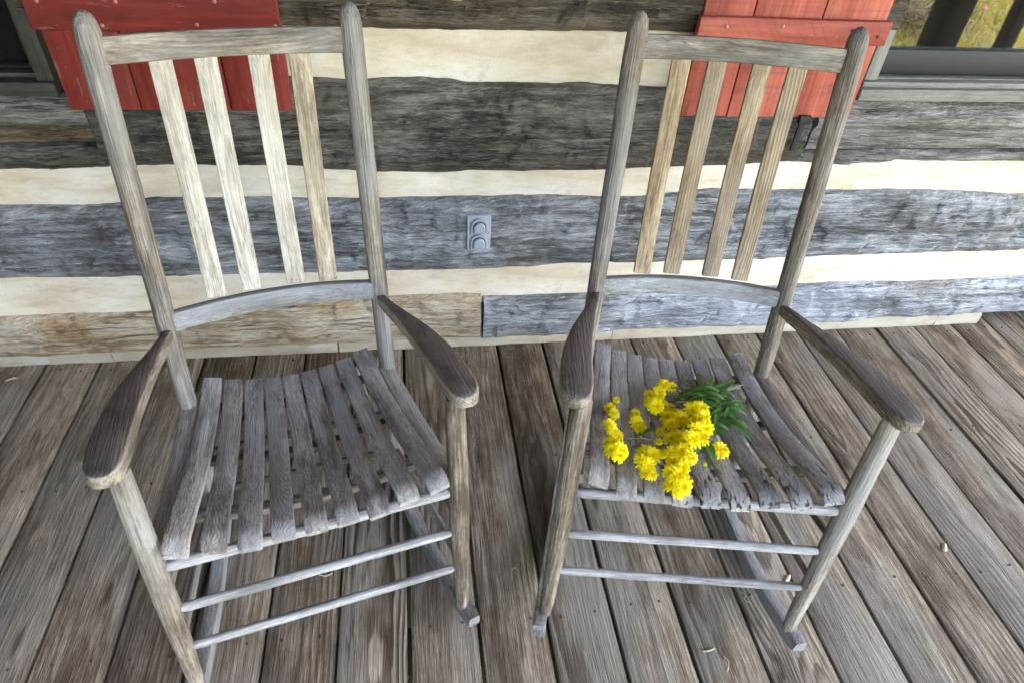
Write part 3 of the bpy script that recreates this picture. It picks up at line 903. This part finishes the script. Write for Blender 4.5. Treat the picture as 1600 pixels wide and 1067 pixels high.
chair('empty rocking chair with pale whitish back slats', -.2351, -.6972, .2195, .0189, 0.,
      dict(rail=M_rail, lrail=M_rocker, back=[M_back_pale, M_back_pale, M_back_pale, M_back_mid], seatrail=M_seat), 100)
rc, WR = chair('rocking chair with tan back slats, yellow flowers lying on its seat', .5255, -.7152, -.1772, .0274, .0284,
               dict(rail=M_rail, lrail=M_rocker, back=[M_back_tan]*4, seatrail=M_arm, worn=True), 200, frayed=-1, spread=(.006, .015))

# ------------------------------------------------------------------ flowers on the seat; blossom, leaf and stem points projected from image pixels
HEADS = {'bouquet': [(-0.0284,0.0925,0.3897,1),(-0.0117,0.094,0.3838,0.9),(-0.0633,0.0582,0.3868,0.95),(-0.0472,0.0567,0.3999,1),(-0.0655,-0.0022,0.4165,1.15),(-0.0457,0.0148,0.4013,0.95),(-0.0683,0.0352,0.3907,0.8),(-0.0225,0.0243,0.388,0.8),(-0.04,-0.0189,0.4065,1.1),(-0.0417,-0.0558,0.4214,1.1),(-0.0199,-0.0326,0.4188,1.1),(0.0084,-0.0058,0.4176,1.15),(0.0279,0.0003,0.4174,1.15),(0.0199,-0.0404,0.4309,1.25),(0.0176,-0.0711,0.4342,1.2),(-0.0035,-0.0868,0.4431,1.2),(-0.0056,-0.0553,0.4246,1),(-0.0206,-0.1224,0.4557,1.3),(0.0017,-0.1073,0.445,1.1),(-0.0333,-0.1042,0.44,1.15),(-0.0486,-0.0997,0.4296,1.05),(-0.0626,-0.0658,0.4113,0.6),(-0.0686,-0.0919,0.4111,0.5),(-0.0629,-0.1568,0.4508,1.0),(-0.0444,-0.1554,0.4585,1.15),(-0.0319,-0.1671,0.4566,1.05),(-0.0635,-0.1874,0.4659,1.1),(-0.0558,-0.2037,0.4695,1.0),(-0.0761,-0.2179,0.4699,1.05),(-0.0683,-0.2309,0.4792,1.2),(-0.062,-0.2426,0.4708,1.25),(-0.0754,-0.2415,0.4678,1.2),(-0.0677,-0.2487,0.4613,1.0),(-0.0744,-0.1417,0.432,0.6)],
         'mid': [(-0.111,-0.1597,0.4491,1.1),(-0.1003,-0.1665,0.4543,1.1),(-0.1228,-0.1882,0.4605,0.9),(-0.1146,-0.201,0.4673,0.95),(-0.1183,-0.2143,0.4608,0.7),(-0.108,-0.2131,0.4587,0.8)],
         'left': [(-0.1404,0.0235,0.4012,0.5),(-0.1592,-0.0144,0.4155,0.75),(-0.1521,-0.0299,0.4164,0.8),(-0.1681,-0.085,0.4377,0.9),(-0.1653,-0.1032,0.4442,0.8),(-0.1558,-0.1114,0.439,0.75),(-0.1768,-0.1498,0.4607,0.85),(-0.1765,-0.1743,0.47,0.95),(-0.1608,-0.1714,0.4665,1.1),(-0.1661,-0.1864,0.4686,0.9)],
         'f': [(-0.1034,-0.0096,0.3985,0.8),(-0.1059,-0.0421,0.4083,0.95),(-0.1008,-0.0572,0.4092,0.8)],
         'single': [(0.0427,-0.1149,0.4244,1.2)]}
LEAVES = [((0.0613,0.0656,0.3958),(0.0015,0.0325,0.378)),((0.0753,0.0785,0.3968),(-0.0028,0.0746,0.3726)),((0.0817,0.0686,0.3989),(0.1311,0.1215,0.3901)),((0.085,0.0452,0.402),(0.1197,0.0325,0.3939)),((0.0871,0.0305,0.4047),(0.1047,-0.0066,0.3963)),((0.0655,0.0086,0.4047),(0.0467,-0.0653,0.4014)),((0.0699,-0.0192,0.4099),(0.1138,-0.0812,0.4161)),((0.0499,-0.0337,0.4113),(0.0834,-0.0375,0.3988)),((0.0146,-0.0986,0.4272),(0.0232,-0.1549,0.4291)),((0.0571,0.0327,0.3996),(0.1076,0.0625,0.3871)),((0.0393,0.0707,0.3927),(0.0128,0.1325,0.3685)),((0.0773,-0.0106,0.4097),(0.1093,0.0343,0.391)),((-0.0806,-0.0748,0.4262),(-0.0991,-0.0757,0.4116)),((0.0333,-0.0972,0.4276),(-0.0014,-0.127,0.419)),((0.0442,0.0661,0.3937),(-0.0159,0.0497,0.3753)),((0.0952,0.0534,0.403),(0.1195,0.0923,0.3879))]
STEMS = [((0.0596,0.0519,0.3928),(0.1444,0.1055,0.3949)),((0.0661,0.0561,0.3934),(0.1313,0.1224,0.3901)),((0.0564,0.0375,0.3947),(0.1302,0.0968,0.3908)),((0.045,0.08,0.3884),(-0.0011,0.1428,0.3679)),((0.0654,0.0275,0.3976),(0.1208,0.0601,0.3908)),((0.0586,0.0472,0.3934),(0.1376,0.0995,0.393)),((0.0707,0.0513,0.3946),(0.1223,0.1192,0.3873)),((-0.0159,0.0523,0.3891),(0.0691,0.0809,0.3775)),((-0.0974,-0.1098,0.4358),(-0.1352,-0.1074,0.4291)),((-0.1131,-0.106,0.4376),(-0.0705,-0.0877,0.4101))]

def petal_mat():
    t = NT('yellow_petal')
    P = t.obj()
    nz = t.noise(P, 300, 2)
    rr = t.v2('LENGTH', P)
    c = t.mix(t.rmp(rr, .003, .012), (.84, .62, .002), (.95, .82, .003))
    c = t.mix(t.m2('MULTIPLY', nz, .3), c, (.95, .82, .01))
    rn = t.rand()
    c = t.mix(t.rmp(rn, .1, .9, .0, .5), c, t.mix(.6, c, (.98, .86, .01)))
    c = t.mix(t.rmp(rn, .0, .18, .3, .0), c, (.60, .48, .02))
    d = t.n('BsdfPrincipled', {'Base Color': c, 'Roughness': .6, 'Specular IOR Level': .2})
    tr = t.n('BsdfTranslucent', {'Color': c})
    t.n('OutputMaterial', {'Surface': t.n('MixShader', {0: .3, 1: d, 2: tr})}, out=None)
    return t.m
M_petal = petal_mat()

def leaf_mat(name, a, b):
    t = NT(name)
    P = t.obj()
    nz = t.noise(t.v2('MULTIPLY', P, (30, 200, 200)), 1, 3)
    c = t.mix(nz, a, b)
    d = t.n('BsdfPrincipled', {'Base Color': c, 'Roughness': .5, 'Specular IOR Level': .4})
    tr = t.n('BsdfTranslucent', {'Color': c})
    t.n('OutputMaterial', {'Surface': t.n('MixShader', {0: .25, 1: d, 2: tr})}, out=None)
    return t.m
M_leaf = leaf_mat('flower_leaf', (.045, .13, .018), (.12, .25, .045))
M_stem = plain('cut_stem', (.30, .27, .15), .6)
M_stemg = plain('green_stem', (.07, .12, .03), .6)

def head_mesh(seed, r=.0145):
    rg = random.Random(seed)
    v, f = [], []
    for layer, (n, el, ln, w) in enumerate([(14, .02, 1.08, .27), (13, .40, .98, .26), (10, .80, .78, .25), (7, 1.15, .55, .25)]):
        for i in range(n):
            a = 2*math.pi*(i+.5*(layer % 2))/n+rg.uniform(-.12, .12)
            e = el+rg.uniform(-.12, .12)
            L = r*ln*rg.uniform(.88, 1.08)
            d = Vector((math.cos(a)*math.cos(e), math.sin(a)*math.cos(e), math.sin(e)))
            s = Vector((-math.sin(a), math.cos(a), 0))
            u = d.cross(s)*-1
            b0 = Vector((0, 0, .001*layer))
            i0 = len(v)
            W_ = L*w*.5
            for (tt, ww, zz) in ((.12, .55, 0), (.55, 1.0, -.02), (.88, .95, .10), (1.0, .35, .20)):
                c = b0+d*(L*tt)+u*(L*zz)
                v.append(c-s*(W_*ww)+u*(.10*W_)); v.append(c+s*(W_*ww)+u*(.10*W_))
            for k in range(3):
                f.append((i0+2*k, i0+2*k+1, i0+2*k+3, i0+2*k+2))
    # green cup under the petals
    return mesh('flower_head', v, f, 60)
HM = [head_mesh(300+k) for k in range(4)]
for m_ in HM:
    m_.materials.append(M_petal)
frg = random.Random(5)

def add_head(p, s, parent, name='flower_head'):
    o = link(name, HM[frg.randrange(4)], None, parent, None)
    w = WR(p[:3])
    tilt = Vector((frg.uniform(-.55, .45), frg.uniform(-.75, .1), 1)).normalized()
    Mx = Matrix.Translation(w) @ tilt.to_track_quat('Z', 'Y').to_matrix().to_4x4() @ Matrix.Rotation(frg.uniform(0, 6.28), 4, 'Z') @ Matrix.Scale(s*1.08, 4)
    o.matrix_basis = wmat(parent).inverted() @ Mx
    return o

def stem_path(name, pts, r, mat, parent):
    """thin stem through world points"""
    pts = [Vector(p) for p in pts]
    v, f = [], []
    n = 6
    for i, p in enumerate(pts):
        d = (pts[min(i+1, len(pts)-1)]-pts[max(i-1, 0)]).normalized()
        a = d.cross(Vector((0, 0, 1)))
        a = a.normalized() if a.length > 1e-4 else Vector((1, 0, 0))
        b = d.cross(a)
        for k in range(n):
            v.append(p+a*(r*math.cos(k*2*math.pi/n))+b*(r*math.sin(k*2*math.pi/n)))
        if i:
            for k in range(n):
                f.append(((i-1)*n+k, (i-1)*n+(k+1) % n, i*n+(k+1) % n, i*n+k))
    f += [tuple(range(n))[::-1], tuple(range((len(pts)-1)*n, len(pts)*n))]
    return link(name, mesh(name, v, f, 60), mat, parent)

def curve3(a, b, lift=.006, n=6):
    a, b = Vector(a), Vector(b)
    side = Vector((frg.uniform(-.006, .006), frg.uniform(-.006, .006), 0))
    return [a.lerp(b, i/n)+(Vector((0, 0, lift))+side)*math.sin(math.pi*i/n) for i in range(n+1)]

def leaf(a, b, w, parent):
    a, b = Vector(a), Vector(b)
    d = b-a
    s = d.cross(Vector((0, 0, 1))).normalized()
    u = s.cross(d).normalized()
    v, f = [], []
    n = 8
    bend = frg.uniform(.05, .2)*d.length
    for i in range(n+1):
        t = i/n
        ww = w*(math.sin(math.pi*min(1, t*.93+.07))**.8)*(1-.25*t)+.0004
        c = a+d*t+u*(bend*math.sin(math.pi*t))
        v += [c-s*ww+u*(.35*ww), c, c+s*ww+u*(.35*ww)]
        if i:
            k = 3*(i-1)
            f += [(k, k+1, k+4, k+3), (k+1, k+2, k+5, k+4)]
    return link('leaf', mesh('leaf', v, f, 60), M_leaf, parent)

bq = empty('flower_bouquet', WR((.02, -.03, .375)))
tag(bq, 'bunch of many yellow blossoms with dark green leaves on the chair seat', 'flowers')
for p in HEADS['bouquet']:
    add_head(p, p[3], bq)
hub = WR((.055, .045, .392))
for p in HEADS['bouquet'][::1]:
    w = WR(p[:3])
    stem_path('stem', curve3(w-Vector((0, 0, .006)), hub+Vector((frg.uniform(-.015, .015), frg.uniform(-.02, .02), frg.uniform(-.012, .006))), .004), .0011, M_stemg, bq)
for i, (a, b) in enumerate(STEMS[:8]):
    stem_path('stem', curve3(WR(a), WR(b), .003), .0013, M_stem if i in (0, 1, 3, 5) else M_stemg, bq)
for i, (a, b) in enumerate(LEAVES):
    if i in (12,):
        continue
    leaf(WR(a), WR(b), .0085 if i in (6, 8) else frg.uniform(.004, .008), bq)
for i in range(64):
    a = Vector((frg.uniform(.035, .10), frg.uniform(-.02, .085), frg.uniform(.385, .410)))
    an = frg.uniform(-.6, 1.3) if i % 3 else frg.uniform(2.2, 3.6)
    L = frg.uniform(.03, .062)
    b = a+Vector((math.cos(an)*L, math.sin(an)*L, frg.uniform(-.016, .004)))
    leaf(WR(a), WR(b), frg.uniform(.0025, .0065), bq)

def sprig(label, heads, chain):
    e = empty('flower_sprig', WR((heads[0][0], heads[0][1], heads[0][2]-.012)))
    tag(e, label, 'flowers')
    for p in heads:
        add_head(p, p[3], e)
    pts = []
    for c in chain:
        w = WR(c)
        pts.append(w)
    fine = []
    for a, b in zip(pts[:-1], pts[1:]):
        fine += curve3(a, b, .001, 4)[:-1]
    fine.append(pts[-1])
    stem_path('stem', fine, .001, M_stemg, e)
    for k in range(2):
        a = fine[len(fine)//2+k]
        leaf(a, a+Vector((frg.uniform(-.02, .02), frg.uniform(-.02, .02), .002)), .003, e)
    return e
lo = lambda p, d=.012: (p[0], p[1], p[2]-d)
h = HEADS['left']
sprig('slender sprig of small yellow blossoms in a row nearest the armrest', h, [lo(h[0], .004), lo(h[2]), lo(h[4]), lo(h[6]), lo(h[9])])
h = HEADS['mid']
sprig('clump of full yellow blossoms between the slender sprig and the bouquet', h, [lo(h[5]), lo(h[3]), lo(h[1]), (-.085, -.12, .412)])
h = HEADS['f']
e = sprig('little sprig of three dull yellow blossoms left of the bouquet', h, [lo(h[0], .008), lo(h[1]), lo(h[2]), (-.0705, -.0877, .392)])
leaf(WR(LEAVES[12][0]), WR(LEAVES[12][1]), .004, e)
for a, b in STEMS[8:]:
    stem_path('stem', curve3(WR(a), WR(b), .002), .0009, M_stem, e)
h = HEADS['single']
sprig('single yellow blossom lying alone right of the bouquet', h, [lo(h[0], .006), (h[0][0]+.006, h[0][1]+.035, .392)])
bd = link('flower_bud', HM[1], None, None, Matrix.Translation(WR((.0093, -.1493, .4205))) @ Matrix.Scale(.32, 4))
tag(bd, 'tiny round yellow bud on a slat below the single blossom', 'flower bud')

# ------------------------------------------------------------------ litter on the boards
M_husk = plain('dry_husk', (.55, .42, .26), .8, bump=.4)
M_dryleaf = plain('dry_leaf_tan', (.36, .26, .14), .8, bump=.3)
def husk(label, x, y, rz, s=1., mat=M_husk):
    """curled nut-shell fragment"""
    v, f = [], []
    n, m = 7, 5
    for i in range(n):
        t = i/(n-1)
        for k in range(m):
            a = math.pi*(k/(m-1))*1.05-.1
            r = .0052*s*(math.sin(math.pi*(.12+.82*t))**.7)
            v.append(((t-.5)*.024*s, r*math.cos(a), r*math.sin(a)*.8+.0008))
    for i in range(n-1):
        for k in range(m-1):
            a = i*m+k
            f.append((a, a+m, a+m+1, a+1))
    me = mesh('husk', v, f, 60)
    o = link('nut_husk', me, mat, None, Matrix.Translation((x, y, .0005)) @ Matrix.Rotation(rz, 4, 'Z'))
    md = o.modifiers.new('thick', 'SOLIDIFY'); md.thickness = .0012; md.offset = 0
    return tag(o, label, 'nut shell')
husk('pale nut shell fragment on the open boards right of the chairs', 1.255, -.835, .9, 1.15)
husk('pale nut shell fragment by the rocker under the flower chair', .824, -.874, .7, 1.)
def twig(label, pts, r=.0011):
    o = stem_path('dry_twig', [(x, y, r+.0004+z) for x, y, z in pts], r, M_husk, None)
    return tag(o, label, 'twig')
twig('short dry twig with a bent tip just in front of the flower chair', [(.566, -1.016, 0), (.575, -1.018, .003), (.592, -1.013, .001)], .0016)
twig('thin crooked dry twig below the short twig, near the picture bottom', [(.606, -1.03, 0), (.611, -1.043, .004), (.606, -1.056, 0), (.600, -1.062, .002)])
twig('curly dry bit beside the front rung of the flower chair', [(.700, -.895, 0), (.706, -.905, .004), (.700, -.915, .002), (.709, -.922, 0)])
twig('pale forked crumb on the board between the two chairs', [(.190, -.79, 0), (.197, -.784, .002), (.203, -.79, 0)])
twig('white splinter on the board beneath the empty chair', [(-.238, -.758, 0), (-.222, -.764, .003), (-.208, -.762, .008)], .0016)
twig('tiny pale crumb on a board seam right of the chair arm', [(1.34, -.279, 0), (1.346, -.276, .002), (1.35, -.281, 0)], .0018)
def dryleaf(label, x, y, rz, s):
    v, f = [], []
    for i in range(9):
        t = i/8
        w = .007*s*math.sin(math.pi*(.05+.9*t))*(.75+.35*math.sin(11*t))
        zz = .002+.004*s*math.sin(3*t)
        v += [((t-.5)*.04*s, -w, zz+.002), ((t-.5)*.04*s, .001*math.sin(8*t), zz), ((t-.5)*.04*s, w, zz+.003)]
        if i:
            k = 3*(i-1)
            f += [(k, k+3, k+4, k+1), (k+1, k+4, k+5, k+2)]
    return tag(link('dry_leaf', mesh('dry_leaf', v, f, 60), M_husk, None, Matrix.Translation((x, y, .0005)) @ Matrix.Rotation(rz, 4, 'Z')), label, 'leaf')
dryleaf('curled pale dry leaf on the boards at the foot of the tan sill log', -1.128, -.069, .35, .85)

# ------------------------------------------------------------------ porch roof, posts, yard and an added light-blocking hedge (seen only as light and in the window glass)
M_roof = wood('roof_board', (.05, .036, .023), (.10, .074, .048), (.16, .12, .08), bump=.3)
rf = empty('porch_roof', (0, 0, 2.3))
tag(rf, 'board porch roof sheltering the deck and chairs', 'roof')
for k in range(9):
    y0, y1 = .1-k*.32, .1-(k+1)*.32-.03
    z0, z1 = 2.62-.035*k+.016*(k % 2)*2, 2.62-.035*(k+1)+.016*(k % 2)*2
    bar('roof_board', (-3.2, (y0+y1)/2, (z0+z1)/2), (4.6, (y0+y1)/2, (z0+z1)/2), y0-y1, .03, M_roof, rf, hint=(0, -.11, 1))
bar('eave_beam', (-3.2, -2.35, 2.20), (4.6, -2.35, 2.20), .12, .16, M_roof, rf)
for x, w, lab in ((3.33, .16, 'thick square porch post at the deck edge'), (3.80, .085, 'slim square porch post beside the thick one')):
    p = empty('porch_post', (x, -2.35, -.03))
    tag(p, lab, 'post', 'porch posts')
    bar('shaft', (x, -2.35, 0.001), (x, -2.35, 2.119), w, w, M_under, p, c=.006, hint=(0, -1, 0))
    bar('base_block', (x, -2.35, -.54), (x, -2.35, -.031), w+.03, w+.03, M_under, p, c=.006, hint=(0, -1, 0))

M_hedge = leaf_mat('hedge_leaf', (.018, .035, .010), (.05, .085, .022))
hd_ = empty('light_block_hedge', (-1.6, -3.4, -.55))  # out-of-view hedge, added to cut light coming from the left front
tag(hd_, 'unseen dark hedge added beyond the deck edge to block light from the left front', 'hedge')
hr = random.Random(3)
hv, hf_ = [], []
for i in range(26000):
    u, w_, z = hr.uniform(-4.6, -.5), hr.gauss(0, .28), hr.uniform(-.5, 2.9)
    top_ = 2.3+.25*math.sin(u*2.1)+.15*math.sin(u*5.3)
    if z > top_+hr.gauss(0, .12):
        continue
    p = Vector((u, -3.4+w_, z))
    a = Vector((hr.gauss(0, 1), hr.gauss(0, 1), hr.gauss(0, 1))).normalized()
    b = a.orthogonal().normalized()*hr.uniform(.02, .035)
    a = a*hr.uniform(.05, .09)
    i0 = len(hv)
    hv += [p, p+a*.5+b, p+a, p+a*.5-b]
    hf_.append((i0, i0+1, i0+2, i0+3))
link('foliage', mesh('foliage', hv, hf_, 0), M_hedge, hd_)
for k in range(8):
    x = -4.3+k*.5
    rod('trunk', (x, -3.4, -.56), (x+.05, -3.38, 2.0), [(0, .04), (1, .012)], M_under, hd_, 8)

M_grass = leaf_mat('grass_blade', (.26, .22, .04), (.52, .40, .10))
gv, gf = [], []
gr = random.Random(99)
for i in range(26000):
    x, y = gr.uniform(3.5, 10), gr.uniform(-8.5, -3.4)
    hgt = gr.uniform(.05, .14)
    a = gr.uniform(0, 6.28)
    w = gr.uniform(.004, .008)
    lx, ly = gr.uniform(-.05, .05), gr.uniform(-.05, .05)
    i0 = len(gv)
    gv += [(x-w*math.cos(a), y-w*math.sin(a), -.555), (x+w*math.cos(a), y+w*math.sin(a), -.555), (x+lx, y+ly, -.55+hgt)]
    gf.append((i0, i0+1, i0+2))
tag(link('grass', mesh('grass', gv, gf, 0), M_grass, None), 'rough yellow green grass of the sunny yard', 'grass', kind='stuff')
M_brush = plain('brush_twig', (.15, .11, .075), .9, var=.5, scale=9)
for (bx, by, lab) in ((5.65, -5.95, 'tangled dry brush heap in the yard'),):
    e = empty('brush_heap', (bx, by, -.55))
    tag(e, lab, 'brush')
    bv, bf = [], []
    for i in range(2600):
        p = Vector((bx+gr.gauss(0, .28), by+gr.gauss(0, .5), -.55+abs(gr.gauss(0, .22))))
        d = Vector((gr.uniform(-1, 1), gr.uniform(-1, 1), gr.uniform(-.3, .9))).normalized()*gr.uniform(.08, .3)
        s = d.cross(Vector((.3, .2, 1))).normalized()*gr.uniform(.002, .006)
        i0 = len(bv)
        bv += [p-s, p+s, p+d]
        bf.append((i0, i0+1, i0+2))
    link('twigs', mesh('twigs', bv, bf, 0), M_brush, e)
M_pink = plain('pink_petal', (.8, .12, .2), .6)
for i, (x, y) in enumerate(((6.62, -5.85), (6.85, -5.62))):
    e = empty('pink_flower', (x, y, -.55))
    tag(e, ('pink yard flower nearer the thick post', 'pink yard flower nearer the slim post')[i], 'flower')
    o = link('bloom', HM[i].copy(), None, e, Matrix.Translation((x, y, -.36)) @ Matrix.Scale(2.6, 4))
    o.data.materials.clear(); o.data.materials.append(M_pink)
    stem_path('stem', [(x, y, -.56), (x+.01, y, -.45), (x, y, -.37)], .005, M_stemg, e)
